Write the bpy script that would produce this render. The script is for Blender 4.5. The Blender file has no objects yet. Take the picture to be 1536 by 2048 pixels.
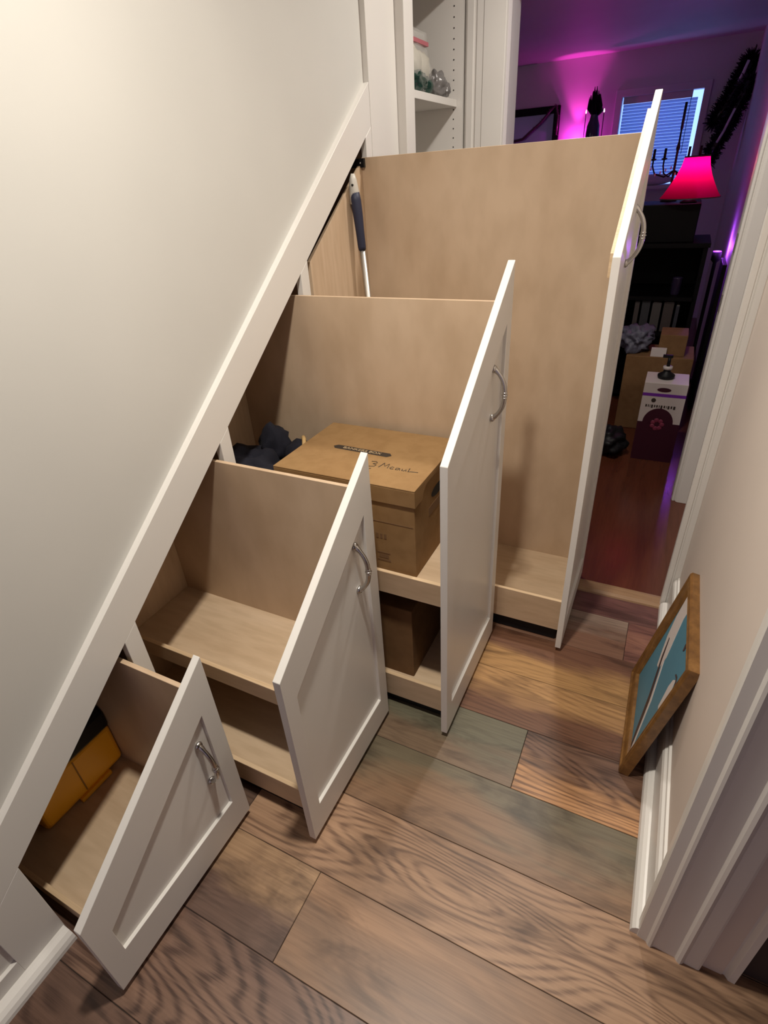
import bpy, bmesh, math, random
from mathutils import Vector, Matrix, Euler, noise
from math import sin, cos, pi, radians as R
random.seed(7)
S = bpy.context.scene
C = S.collection
WL = {}            # world location of every root / parent

# ------------------------------------------------------------------ helpers
class MB:
    def __init__(s): s.v=[]; s.f=[]; s.mi=[]; s.cur=0; s.sm=[]
    def add(s, vs, fs, smooth=False):
        n=len(s.v); s.v += [tuple(p) for p in vs]
        for f in fs: s.f.append([i+n for i in f]); s.mi.append(s.cur); s.sm.append(smooth)
        return s
    def box(s, x0,x1,y0,y1,z0,z1):
        v=[(x,y,z) for x in (x0,x1) for y in (y0,y1) for z in (z0,z1)]
        return s.add(v,[(0,1,3,2),(4,6,7,5),(0,4,5,1),(2,3,7,6),(0,2,6,4),(1,5,7,3)])
    def prism(s, poly, ax, a, b):
        """poly in the two other axes (in xyz order), extruded along ax from a to b"""
        def P(p,t):
            q=list(p); q.insert(ax,t); return q
        n=len(poly); v=[P(p,a) for p in poly]+[P(p,b) for p in poly]
        f=[tuple(range(n))[::-1],tuple(range(n,2*n))]+[(i,(i+1)%n,n+(i+1)%n,n+i) for i in range(n)]
        return s.add(v,f)
    def ring(s, outer, inner, ax, a, b):
        def P(p,t):
            q=list(p); q.insert(ax,t); return q
        n=len(outer); v=[P(p,a) for p in outer]+[P(p,a) for p in inner]+[P(p,b) for p in outer]+[P(p,b) for p in inner]
        f=[]
        for i in range(n):
            j=(i+1)%n
            f+=[(i,j,n+j,n+i),(2*n+i,3*n+i,3*n+j,2*n+j),(i,2*n+i,2*n+j,j),(n+i,n+j,3*n+j,3*n+i)]
        return s.add(v,f)
    def tube(s, pts, r, n=10, caps=True):
        pts=[Vector(p) for p in pts]; m=len(pts)
        rs=r if isinstance(r,(list,tuple)) else [r]*m
        up=None; V=[]
        for i,p in enumerate(pts):
            t=(pts[min(i+1,m-1)]-pts[max(i-1,0)]).normalized()
            if up is None:
                up=t.orthogonal().normalized()
            else:
                up=(up-t*up.dot(t)).normalized()
            w=t.cross(up)
            for k in range(n):
                a=2*pi*k/n; V.append(p+(up*cos(a)+w*sin(a))*rs[i])
        F=[(i*n+k,i*n+(k+1)%n,(i+1)*n+(k+1)%n,(i+1)*n+k) for i in range(m-1) for k in range(n)]
        if caps: F+=[tuple(range(n))[::-1],tuple(range((m-1)*n,m*n))]
        return s.add(V,F,True)
    def lathe(s, prof, c, n=24, ax=2, cap=True):
        V=[];m=len(prof)
        for r,h in prof:
            for k in range(n):
                a=2*pi*k/n; p=[r*cos(a),r*sin(a)]; p.insert(ax,h); V.append((p[0]+c[0],p[1]+c[1],p[2]+c[2]))
        F=[(i*n+k,i*n+(k+1)%n,(i+1)*n+(k+1)%n,(i+1)*n+k) for i in range(m-1) for k in range(n)]
        if cap: F+=[tuple(range(n))[::-1],tuple(range((m-1)*n,m*n))]
        return s.add(V,F,True)
    def blob(s, c, rad, seed=0, amp=.25, fr=2.2, sub=3, flat=None):
        bm=bmesh.new(); bmesh.ops.create_icosphere(bm,subdivisions=sub,radius=1)
        V=[]
        for v in bm.verts:
            d=v.co.normalized(); k=1+amp*noise.noise(d*fr+Vector((seed*7.1,seed*3.3,seed)))+.5*amp*noise.noise(d*fr*2.6+Vector((seed,seed*5,2)))
            p=Vector((d.x*rad[0],d.y*rad[1],d.z*rad[2]))*k+Vector(c)
            if flat is not None and p.z<flat: p.z=flat
            V.append(p)
        F=[[v.index for v in f.verts] for f in bm.faces]; bm.free()
        return s.add(V,F,True)
    def build(s, name, mat, parent=None, bevel=0, seg=2, kind=None, label=None):
        me=bpy.data.meshes.new(name); off=WL.get(parent.name,Vector((0,0,0))) if parent else Vector((0,0,0))
        me.from_pydata([tuple(Vector(p)-off) for p in s.v],[],s.f)
        ms=mat if isinstance(mat,(list,tuple)) else [mat]
        for m in ms: me.materials.append(m)
        for i,p in enumerate(me.polygons): p.material_index=s.mi[i]; p.use_smooth=s.sm[i]
        bm=bmesh.new(); bm.from_mesh(me); bmesh.ops.recalc_face_normals(bm,faces=bm.faces); bm.to_mesh(me); bm.free()
        o=bpy.data.objects.new(name,me); C.objects.link(o)
        if parent: o.parent=parent; WL[o.name]=off
        else: WL[o.name]=Vector((0,0,0))
        if bevel:
            b=o.modifiers.new('bevel','BEVEL'); b.width=bevel; b.segments=seg; b.limit_method='ANGLE'; b.angle_limit=R(40); b.harden_normals=False
        if kind: o['kind']=kind
        if label: o['label']=label
        return o
def thing(name, loc, label, cat, group=None):
    o=bpy.data.objects.new(name,None); o.empty_display_size=.05; C.objects.link(o); o.location=loc
    WL[o.name]=Vector(loc); o['label']=label; o['category']=cat
    if group: o['group']=group
    return o
def tag(o,label,cat,group=None):
    o['label']=label; o['category']=cat
    if group: o['group']=group
    # move origin to base of the mesh
    me=o.data; xs=[v.co for v in me.vertices]
    b=Vector((sum(p.x for p in xs)/len(xs),sum(p.y for p in xs)/len(xs),min(p.z for p in xs)))
    for v in me.vertices: v.co-=b
    o.location=b; WL[o.name]=b
    return o

# ------------------------------------------------------------------ materials
def srgb(r,g,b):
    f=lambda c:(c/255/12.92) if c/255<=.04045 else ((c/255+.055)/1.055)**2.4
    return (f(r),f(g),f(b),1)
def mat(name,col,rough=.5,metal=0,spec=.5,**k):
    m=bpy.data.materials.new(name); m.use_nodes=True
    p=m.node_tree.nodes['Principled BSDF']
    p.inputs['Base Color'].default_value=col if len(col)==4 else (*col,1)
    p.inputs['Roughness'].default_value=rough; p.inputs['Metallic'].default_value=metal
    p.inputs['Specular IOR Level'].default_value=spec
    for a,b in k.items(): p.inputs[a.replace('_',' ')].default_value=b
    return m
def N(m,t,**kw):
    n=m.node_tree.nodes.new(t)
    for a,b in kw.items():
        if a.startswith('i_'): n.inputs[a[2:].replace('_',' ')].default_value=b
        else: setattr(n,a,b)
    return n
def L(m,a,b): m.node_tree.links.new(a,b)
def ramp(m,fac,stops):
    n=N(m,'ShaderNodeValToRGB'); e=n.color_ramp.elements
    while len(e)<len(stops): e.new(.5)
    for i,(p,c) in enumerate(stops): e[i].position=p; e[i].color=c if len(c)==4 else (*c,1)
    L(m,fac,n.inputs[0]); return n
def coords(m,scale=(1,1,1),loc=(0,0,0)):
    g=N(m,'ShaderNodeNewGeometry'); mp=N(m,'ShaderNodeMapping'); mp.inputs['Scale'].default_value=scale; mp.inputs['Location'].default_value=loc
    L(m,g.outputs['Position'],mp.inputs[0]); return mp.outputs[0]
def bump(m,h,strength=.1,dist=.002):
    b=N(m,'ShaderNodeBump'); b.inputs['Strength'].default_value=strength; b.inputs['Distance'].default_value=dist
    L(m,h,b.inputs['Height']); L(m,b.outputs[0],m.node_tree.nodes['Principled BSDF'].inputs['Normal'])
def paint(name,col,rough=.5,var=.04,bs=.06,sc=120):
    m=mat(name,col,rough); p=m.node_tree.nodes['Principled BSDF']
    n=N(m,'ShaderNodeTexNoise',i_Scale=sc,i_Detail=3); L(m,coords(m),n.inputs['Vector'])
    n2=N(m,'ShaderNodeTexNoise',i_Scale=2.5,i_Detail=2); L(m,coords(m),n2.inputs['Vector'])
    c=col if len(col)==4 else (*col,1)
    r=ramp(m,n2.outputs[0],[(.3,tuple(x*(1-var) for x in c[:3])),(.7,tuple(min(1,x*(1+var)) for x in c[:3]))])
    L(m,r.outputs[0],p.inputs['Base Color']); bump(m,n.outputs[0],bs,.001); return m
def woodmat(name,ca,cb,scale,rough=.45,ring=0,spec=.4,cc=None):
    """scale stretches noise: small along the grain"""
    m=mat(name,ca,rough,spec=spec); p=m.node_tree.nodes['Principled BSDF']
    v=coords(m,scale); n=N(m,'ShaderNodeTexNoise',i_Scale=1.0,i_Detail=5,i_Roughness=.6,i_Distortion=.4); L(m,v,n.inputs['Vector'])
    r=ramp(m,n.outputs[0],[(.3,cb),(.55,ca),(.8,cc or ca)]); out=r.outputs[0]
    v2=coords(m,(scale[0]*6,scale[1]*6,scale[2]*6)); n2=N(m,'ShaderNodeTexNoise',i_Scale=1.0,i_Detail=3); L(m,v2,n2.inputs['Vector'])
    mx=N(m,'ShaderNodeMix',data_type='RGBA',blend_type='MULTIPLY'); mx.inputs['Factor'].default_value=.35
    r2=ramp(m,n2.outputs[0],[(.35,(.72,.68,.62)),(.6,(1,1,1))])
    L(m,out,mx.inputs['A']); L(m,r2.outputs[0],mx.inputs['B']); L(m,mx.outputs['Result'],p.inputs['Base Color'])
    bump(m,n2.outputs[0],.06,.001); return m

M={}
M['white']=paint('white_semi_gloss_paint',(.74,.715,.67),.32,.02,.03)
M['wall']=paint('wall_paint',(.60,.59,.55),.55,.03,.08)
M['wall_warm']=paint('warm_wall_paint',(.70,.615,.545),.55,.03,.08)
M['ceil']=paint('ceiling_paint',(.8,.79,.77),.7,.02)
M['roomwall']=paint('room_wall_paint',(.66,.62,.64),.6,.03,.08)
M['maple']=woodmat('maple_plywood',(.60,.45,.31),(.54,.39,.255),(2.2,9,1.1),.42,cc=(.65,.50,.35))
M['mapleflat']=woodmat('maple_plywood_tray',(.60,.45,.30),(.54,.39,.25),(1.3,8,8),.42,cc=(.65,.50,.35))
M['ply_edge']=woodmat('plywood_edge',(.70,.52,.33),(.62,.44,.26),(2,60,60),.5)
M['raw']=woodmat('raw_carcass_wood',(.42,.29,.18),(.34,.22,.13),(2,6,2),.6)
M['nickel']=mat('brushed_nickel',(.50,.48,.46),.26,1)
M['chrome']=mat('chrome',(.75,.75,.77),.12,1)
M['black_metal']=mat('black_steel',(.02,.02,.022),.35,.6)
M['card']=woodmat('kraft_cardboard',(.31,.185,.080),(.285,.165,.07),(5,5,5),.75,spec=.2)
M['card_dark']=woodmat('kraft_cardboard_dimmed',(.20,.11,.048),(.17,.09,.038),(5,5,5),.75,spec=.2)  # darker copy of the cardboard, dim light put into the colour
M['ink']=mat('dark_printed_ink',(.035,.025,.018),.6)
M['inkpale']=mat('pale_print',(.52,.38,.22),.6)
M['inkfaint']=mat('faint_brown_print',(.20,.11,.05),.7)
M['navy']=mat('navy_rubber_grip',(.018,.022,.05),.55)
M['alu']=mat('aluminium_tube',(.55,.53,.49),.42,1)
M['plastic_grey']=mat('grey_plastic',(.55,.52,.46),.4)
M['seam']=mat('dark_yellow_seam',(.30,.14,.008),.5)
M['yellow']=paint('yellow_plastic',(.95,.45,.012),.38,.03)
M['blackpl']=mat('black_plastic',(.006,.006,.007),.5,spec=.3)
M['darkcloth']=paint('dark_blue_cloth',(.005,.005,.013),.9,.2,.4,60)
M['tan']=mat('tan_cord',(.55,.36,.15),.7)
M['gold']=woodmat('gilt_oak_frame',(.19,.088,.022),(.12,.052,.012),(30,30,30),.33,spec=.6,cc=(.27,.135,.04))
M['teal']=paint('teal_paint',(.075,.225,.31),.5,.08)
M['artwhite']=paint('off_white_paint',(.62,.56,.53),.5,.05)
M['artdark']=mat('dark_brown_paint',(.05,.03,.03),.5)
M['glassfront']=mat('mat_board',(.55,.5,.45),.4)
M['hole']=mat('shadow_black',(.01,.008,.006),.8)
M['darkwood']=woodmat('black_stained_wood',(.003,.0025,.003),(.002,.002,.002),(3,3,3),.5,spec=.15)
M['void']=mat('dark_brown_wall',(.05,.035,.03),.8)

# plank floor: colour per plank from attributes, grain from noise
def floor_material():
    m=mat('laminate_planks',(.2,.13,.08),.40,spec=.45); p=m.node_tree.nodes['Principled BSDF']
    A=lambda n: N(m,'ShaderNodeAttribute',attribute_name=n)
    ca,cb,off=A('tone_a'),A('tone_b'),A('shift'); gs=A('grain')
    g=N(m,'ShaderNodeNewGeometry'); add=N(m,'ShaderNodeVectorMath',operation='ADD'); L(m,g.outputs['Position'],add.inputs[0]); L(m,off.outputs['Vector'],add.inputs[1])
    def mp(sc):
        q=N(m,'ShaderNodeMapping'); q.inputs['Scale'].default_value=sc; L(m,add.outputs[0],q.inputs[0]); return q.outputs[0]
    # blotches choose between the two tones
    n1=N(m,'ShaderNodeTexNoise',i_Scale=1,i_Detail=3,i_Roughness=.55,i_Distortion=.5); L(m,mp((2.0,9.5,1)),n1.inputs['Vector'])
    sx=N(m,'ShaderNodeSeparateXYZ'); L(m,g.outputs['Position'],sx.inputs[0])
    v1=N(m,'ShaderNodeMath',operation='MULTIPLY_ADD'); v1.inputs[1].default_value=1/.2065; v1.inputs[2].default_value=20-.39/.2065; L(m,sx.outputs['Y'],v1.inputs[0])
    v2=N(m,'ShaderNodeMath',operation='FRACT'); L(m,v1.outputs[0],v2.inputs[0])
    v3=N(m,'ShaderNodeMath',operation='SUBTRACT'); v3.inputs[1].default_value=.5; L(m,v2.outputs[0],v3.inputs[0])
    sp=A('split'); v4=N(m,'ShaderNodeMath',operation='MULTIPLY_ADD'); L(m,v3.outputs[0],v4.inputs[0]); L(m,sp.outputs['Fac'],v4.inputs[1]); L(m,n1.outputs[0],v4.inputs[2])
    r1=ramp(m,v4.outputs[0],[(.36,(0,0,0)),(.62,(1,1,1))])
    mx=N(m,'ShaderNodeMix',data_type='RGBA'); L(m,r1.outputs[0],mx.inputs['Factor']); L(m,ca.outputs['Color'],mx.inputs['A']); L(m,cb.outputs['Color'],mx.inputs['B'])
    # cathedral grain
    n2=N(m,'ShaderNodeTexNoise',i_Scale=1,i_Detail=1.2,i_Roughness=.35,i_Distortion=.35); L(m,mp((1.5,6.2,1)),n2.inputs['Vector'])
    mu=N(m,'ShaderNodeMath',operation='MULTIPLY'); mu.inputs[1].default_value=125; L(m,n2.outputs[0],mu.inputs[0])
    sn=N(m,'ShaderNodeMath',operation='SINE'); L(m,mu.outputs[0],sn.inputs[0])
    n3=N(m,'ShaderNodeTexNoise',i_Scale=1,i_Detail=4,i_Roughness=.6); L(m,mp((5,170,1)),n3.inputs['Vector'])
    n3b=N(m,'ShaderNodeMath',operation='MULTIPLY_ADD'); n3b.inputs[1].default_value=.7; n3b.inputs[2].default_value=.15; L(m,n3.outputs[0],n3b.inputs[0])
    s2=N(m,'ShaderNodeMath',operation='MULTIPLY_ADD'); s2.inputs[1].default_value=.20; L(m,sn.outputs[0],s2.inputs[0]); L(m,n3b.outputs[0],s2.inputs[2])
    r2=ramp(m,s2.outputs[0],[(.26,(.40,.34,.32)),(.42,(.82,.80,.78)),(.60,(1.08,1.07,1.04))])
    m2=N(m,'ShaderNodeMix',data_type='RGBA',blend_type='MULTIPLY'); L(m,gs.outputs['Fac'],m2.inputs['Factor']); L(m,mx.outputs['Result'],m2.inputs['A']); L(m,r2.outputs[0],m2.inputs['B'])
    # fine streaks and dark knots
    r3=ramp(m,n3.outputs[0],[(.34,(.80,.77,.74)),(.62,(1.04,1.04,1.03))])
    m3=N(m,'ShaderNodeMix',data_type='RGBA',blend_type='MULTIPLY'); m3.inputs['Factor'].default_value=.8; L(m,m2.outputs['Result'],m3.inputs['A']); L(m,r3.outputs[0],m3.inputs['B'])
    n4=N(m,'ShaderNodeTexNoise',i_Scale=1,i_Detail=4,i_Roughness=.6,i_Distortion=.6); L(m,mp((3.2,12,1)),n4.inputs['Vector'])
    r4=ramp(m,n4.outputs[0],[(.33,(.42,.39,.38)),(.48,(1,1,1))])
    m4=N(m,'ShaderNodeMix',data_type='RGBA',blend_type='MULTIPLY'); m4.inputs['Factor'].default_value=.85; L(m,m3.outputs['Result'],m4.inputs['A']); L(m,r4.outputs[0],m4.inputs['B'])
    L(m,m4.outputs['Result'],p.inputs['Base Color']); bump(m,n3.outputs[0],.08,.0006)
    return m
M['floor']=floor_material()
M['roomfloor']=woodmat('dark_red_hardwood',(.105,.030,.014),(.075,.020,.010),(14,1.2,1),.22,spec=.5)
M['threshold']=woodmat('threshold_oak',(.33,.20,.11),(.26,.15,.08),(3,40,1),.4)

# ------------------------------------------------------------------ dimensions (metres)
m_=0.73578; cw=0.2760; ct=0.3950; cf=0.29143     # stair slope; opening line; board top line; front top line
zw=lambda y:m_*y+cw
zt=lambda y:m_*y+ct
zf=lambda y:m_*y+cf
OPEN=[(.0257,.4198),(.4632,.8659),(.9080,1.3434),(1.3862,1.8220)]
HALL_TOP=2.50; YE=2.66; YR=2.80; YF=6.95; RX=1.24

# ------------------------------------------------------------------ setting: floor
def build_floor():
    rows=[-2.087+.2065*k for k in range(-1,13)]
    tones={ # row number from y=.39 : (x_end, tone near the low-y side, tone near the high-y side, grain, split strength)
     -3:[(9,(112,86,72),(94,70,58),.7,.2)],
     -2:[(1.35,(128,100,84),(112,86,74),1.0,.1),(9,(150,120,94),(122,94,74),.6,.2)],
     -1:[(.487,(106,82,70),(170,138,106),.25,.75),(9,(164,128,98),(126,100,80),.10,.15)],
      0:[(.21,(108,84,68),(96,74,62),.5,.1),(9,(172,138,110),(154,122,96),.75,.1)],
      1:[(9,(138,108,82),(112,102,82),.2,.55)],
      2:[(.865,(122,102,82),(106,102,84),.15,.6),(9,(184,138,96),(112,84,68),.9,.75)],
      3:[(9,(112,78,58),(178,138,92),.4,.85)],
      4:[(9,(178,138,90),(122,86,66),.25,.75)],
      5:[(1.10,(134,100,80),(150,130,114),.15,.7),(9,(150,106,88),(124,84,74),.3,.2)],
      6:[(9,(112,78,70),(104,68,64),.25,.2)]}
    mb=MB(); A=[];B=[];O=[];G=[];K=[]
    for r in range(-12,7):
        y0=.39+.2065*r; y1=min(y0+.2065,1.775)
        segs=tones.get(r)
        if not segs:
            segs=[(x+random.uniform(-.3,.3),(140+random.randint(-25,25),108+random.randint(-18,18),86+random.randint(-14,14)),(116,88,72),random.uniform(.2,.9),.2) for x in (.3,1.5)]+[(9,(130,100,80),(110,82,68),.5,.2)]
        x0=-1.02
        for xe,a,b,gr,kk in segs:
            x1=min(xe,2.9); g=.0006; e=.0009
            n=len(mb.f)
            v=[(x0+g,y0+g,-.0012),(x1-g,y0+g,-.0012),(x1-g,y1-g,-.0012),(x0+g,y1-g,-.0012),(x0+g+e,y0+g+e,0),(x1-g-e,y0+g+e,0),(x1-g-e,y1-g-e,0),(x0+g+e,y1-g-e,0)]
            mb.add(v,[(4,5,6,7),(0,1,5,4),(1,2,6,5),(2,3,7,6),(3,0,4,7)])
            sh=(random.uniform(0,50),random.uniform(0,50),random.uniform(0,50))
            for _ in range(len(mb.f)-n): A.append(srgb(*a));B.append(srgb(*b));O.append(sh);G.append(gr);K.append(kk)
            x0=x1
    mb.cur=1; n=len(mb.f); mb.box(-1.03,2.92,-2.3,1.776,-.03,-.0013)
    for _ in range(len(mb.f)-n): A.append((0,0,0,1));B.append((0,0,0,1));O.append((0,0,0));G.append(0);K.append(0)
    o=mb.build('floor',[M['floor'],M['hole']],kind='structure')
    me=o.data
    for nm,dat in (('tone_a',A),('tone_b',B)):
        at=me.attributes.new(nm,'FLOAT_COLOR','FACE')
        for i,c in enumerate(dat): at.data[i].color=c
    at=me.attributes.new('shift','FLOAT_VECTOR','FACE')
    for i,c in enumerate(O): at.data[i].vector=c
    at=me.attributes.new('grain','FLOAT','FACE')
    for i,c in enumerate(G): at.data[i].value=c
    at=me.attributes.new('split','FLOAT','FACE')
    for i,c in enumerate(K): at.data[i].value=c
build_floor()
MB().box(-3.0,3.2,1.79,YF+.1,-.03,0).build('floor_beyond',M['roomfloor'],kind='structure')
MB().prism([(1.752,-.002),(1.83,-.002),(1.826,.006),(1.81,.010),(1.772,.010),(1.756,.006)],0,-.1,1.36).build('trim_threshold',M['threshold'],kind='structure')

# ------------------------------------------------------------------ setting: stair wall on the left
MB().prism([(-2.3,0),(-.537,0),(1.87,zt(1.87)-.02),(1.87,HALL_TOP),(-2.3,HALL_TOP)],0,-.06,-.019).build('wall_left',M['wall'],kind='structure')
def skirt():
    mb=MB(); th=(-.02,0)
    yl=-(cw)/m_
    # sloping board
    mb.prism([(-.535,0),(yl,0),(1.865,zw(1.865)),(1.865,zt(1.865))],0,*th)
    # stiles
    for a,b in ((-.072,.0257),(.4198,.4632),(.8659,.9080),(1.3434,1.3862),(1.8220,1.865)):
        mb.prism([(a,0),(b,0),(b,zw(b)),(a,zw(a))],0,*th)
    # bottom rail and recessed panel of the blind triangle at the foot
    yb=(.076-cw)/m_
    mb.prism([(yl,0),(-.072,0),(-.072,.076),(yb,.076)],0,*th)
    mb.prism([(yb-.02,.07),(-.06,.07),(-.06,zw(-.06)+.01)],0,-.02,-.010)
    mb.build('trim_stair_skirt',M['white'],bevel=.0008,seg=1,kind='structure')
skirt()
MB().box(-.02,.0005,1.867,2.081,0,HALL_TOP).build('trim_stair_post',M['white'],bevel=.001,kind='structure')
# quarter-round along the foot of the stair wall
q=[(0,0)]+[(.034*cos(a),.030*sin(a)) for a in [i*pi/2/8 for i in range(9)]]
MB().prism([(0.0,0),(.034,0),(.033,.010),(.028,.020),(.019,.027),(.008,.030),(0.0,.031)],1,-2.3,.024).build('baseboard_left',M['white'],kind='structure')
# carcass under the stairs: sloping soffit, back wall, dividers
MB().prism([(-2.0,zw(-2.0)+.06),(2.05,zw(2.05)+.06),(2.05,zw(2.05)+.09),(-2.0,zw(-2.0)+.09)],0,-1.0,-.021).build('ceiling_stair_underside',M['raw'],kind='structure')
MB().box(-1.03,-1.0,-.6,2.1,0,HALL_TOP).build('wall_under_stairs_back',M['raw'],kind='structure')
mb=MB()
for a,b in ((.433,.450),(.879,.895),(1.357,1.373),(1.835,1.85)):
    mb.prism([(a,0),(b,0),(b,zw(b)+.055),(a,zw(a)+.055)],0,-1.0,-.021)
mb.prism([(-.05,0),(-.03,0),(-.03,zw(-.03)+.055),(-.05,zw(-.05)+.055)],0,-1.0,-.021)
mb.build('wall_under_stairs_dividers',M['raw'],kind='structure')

# ------------------------------------------------------------------ setting: ceiling, right wall, far wall
MB().box(-.1,2.95,-2.3,YE+.14,HALL_TOP,HALL_TOP+.05).build('ceiling',M['ceil'],kind='structure')
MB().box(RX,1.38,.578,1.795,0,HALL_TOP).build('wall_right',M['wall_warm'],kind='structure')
# casing round the near doorway in the right wall
def casing_near():
    P=[(1.212,.600),(1.212,.583),(1.214,.578),(1.232,.574),(1.236,.568),(1.241,.566),(1.246,.570),(1.250,.571),(1.290,.569),(1.294,.563),(1.300,.560),(1.305,.563),(1.308,.566),(1.334,.565),(1.338,.566),(1.342,.578),(1.385,.580),(1.392,.572),(1.404,.571),(1.408,.578),(1.408,.600)]
    MB().prism(P,2,0,2.2).build('trim_near_casing',M['white'],kind='structure')
    MB().box(1.212,1.408,-2.3,.6,2.2,HALL_TOP).build('wall_right_header',M['wall'],kind='structure')
casing_near()
# baseboard + shoe moulding on right wall
MB().prism([(RX,0),(1.222,0),(1.222,.132),(1.226,.142),(1.232,.147),(1.234,.155),(RX,.157)],1,.598,1.765).build('baseboard_right',M['white'],kind='structure')
MB().prism([(1.222,0),(1.197,0),(1.197,.008),(1.200,.018),(1.207,.026),(1.216,.030),(1.222,.031)],1,.580,1.765).build('trim_shoe_right',M['white'],bevel=.001,kind='structure')
# casing at the far end of the right wall
P=[(1.197,1.797),(1.197,1.775),(1.200,1.771),(1.214,1.771),(1.217,1.776),(1.220,1.776),(1.223,1.770),(1.236,1.769),(RX+.002,1.768),(RX+.002,1.797)]
MB().prism(P,2,0,HALL_TOP).build('trim_far_casing_right',M['white'],kind='structure')
MB().box(1.9,1.95,1.79,YE+.02,0,HALL_TOP).build('wall_side_passage',M['roomwall'],kind='structure')
MB().box(1.38,1.95,1.74,1.795,0,HALL_TOP).build('wall_side_passage_return',M['roomwall'],kind='structure')
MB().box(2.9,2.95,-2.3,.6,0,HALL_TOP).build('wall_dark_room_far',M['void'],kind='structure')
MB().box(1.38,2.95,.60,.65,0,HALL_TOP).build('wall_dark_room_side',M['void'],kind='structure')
# wall between passage and the purple room, with the doorway x .23 - 1.21
MB().box(-1.0,.225,YE+.02,YR,0,HALL_TOP).build('wall_far_left',M['wall'],kind='structure')
MB().box(1.285,1.95,YE+.02,YR,0,HALL_TOP).build('wall_far_right',M['wall'],kind='structure')
MB().box(.225,1.285,YE+.02,YR,2.14,HALL_TOP).build('wall_far_header',M['wall'],kind='structure')
P=[(.055,YE+.02),(.055,YE+.006),(.062,YE+.001),(.088,YE),(.092,YE+.006),(.098,YE+.006),(.104,YE),(.130,YE),(.134,YE-.004),(.222,YE-.004),(.226,YE),(.227,YE+.02)]
MB().prism(P,2,0,2.14).build('trim_far_casing_left',M['white'],kind='structure')
MB().box(.225,.240,YE+.02,YR+.01,0,2.14).build('trim_far_jamb_left',M['roomwall'],kind='structure')
P=[(1.212,YE+.02),(1.208,YE+.012),(1.210,YE-.006),(1.218,YE-.012),(1.224,YE-.006),(1.228,YE-.016),(1.238,YE-.02),(1.33,YE-.02),(1.338,YE-.012),(1.345,YE-.016),(1.53,YE-.016),(1.53,YE+.02)]
MB().prism(P,2,0,2.14).build('trim_far_door_casing',M['white'],bevel=.002,kind='structure')
MB().box(1.212,1.285,YE+.02,YR,0,2.14).build('trim_far_jamb_right',M['white'],kind='structure')
for z in (.93,1.16):
    o=MB().box(1.204,1.2085,YE-.004,YE+.010,z,z+.07).build('door_hinge',M['nickel'],bevel=.001); tag(o,'small metal hinge leaf on the grey door casing at the far right, %s'%('upper one' if z>1 else 'lower one'),'hinge')

# ------------------------------------------------------------------ closet at the end of the stair wall
cl=thing('built_in_closet',(-.15,2.4,0),'white built-in closet with adjustable shelves between the stairs and the far doorway','closet')
mb=MB(); mb.box(-.02,.035,2.0835,2.163,0,HALL_TOP).box(-.02,.035,2.163,2.70-.001,2.35,HALL_TOP); mb.build('face_frame',M['white'],cl,bevel=.002)
MB().box(-.40,-.02,2.145,2.163,0,HALL_TOP-.01).build('side_panel',M['white'],cl)
mb=MB(); mb.box(-.40,.040,2.70-.0,2.718-.04+.001,0,HALL_TOP-.01)
mb=MB(); mb.box(-.40,.045,2.659,2.677,0,HALL_TOP-.01); 
sp=mb.build('side_panel',M['white'],cl)
mb=MB()
for z in [1.50+.034*k for k in range(26)]:
    for x in (.005,-.30):
        mb.lathe([(.0028,0),(.0028,.0008)],(x,2.6583,z),8,1)
mb.build('peg_hole',M['hole'],sp,kind='stuff')
MB().box(-.41,-.40,2.145,2.677,0,HALL_TOP-.01).build('back_panel',M['white'],cl)
for z in (1.746,2.13,1.38):
    MB().box(-.398,.020,2.165,2.657,z,z+.025).build('shelf',M['white'],cl,bevel=.001)

# ------------------------------------------------------------------ pull-out drawers
def handle(y,z,x,parent):
    h=MB(); L2=.064
    pts=[]; rr=[]
    n=22
    for i in range(n+1):
        t=-1+2*i/n
        a=abs(t)
        dx=.030*(1-a**2.6)+.004
        zz=z+t*(L2+.004)
        pts.append((x+dx,y,zz)); 
        rr.append(.0054+.0012*(1-a)+ (0.0016 if a>.9 else 0))
    h.tube([(x,y,z-L2-.004)]+pts+[(x,y,z+L2+.004)],[.009]+rr+[.009],12)
    for s in (-1,1):
        h.lathe([(.010,0),(.011,.002),(.010,.005),(.007,.009)],(x,y,z+s*(L2+.004)),14,0)
    for dz,r in ((-.007,.0076),(0,.009),(.007,.0076)):
        h.blob((x+.0342,y,z+dz),(r,r,.0032),0,0,1,2)
    return h.build('handle',M['nickel'],parent,label='curved brushed metal pull handle with a beaded centre')

def drawer(idx,X,a,b,label,back):
    d=thing('pull_out_drawer',((X-.45),(a+b)/2,0),label,'drawer','pull-out drawers under the stairs')
    t=.019; zb=.02
    oa,ob=OPEN[idx]
    outer=[(a,zb),(b,zb),(b,zf(b)),(a,zf(a))]
    ia,ib=a+.043,b-.044
    inner=[(ia,.12),(ib,.12),(ib,zf(ib)-.117),(ia,zf(ia)-.117)]
    fr=MB().ring(outer,inner,0,X-t,X).build('drawer_front',M['white'],d,bevel=.0012,seg=2)
    g=.004
    MB().prism([(ia-g,.12-g),(ib+g,.12-g),(ib+g,zf(ib)-.117+g),(ia-g,zf(ia)-.117+g)],0,X-.016,X-.009).build('recessed_panel',M['white'],fr)
    return d,fr
def side_panel(d,x0,x1,y,z0,ztop,name='far_side'):
    o=MB().box(x0,x1,y,y+.012,z0,ztop).build(name,M['maple'],d,bevel=.0006,seg=1)
    return o
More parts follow.
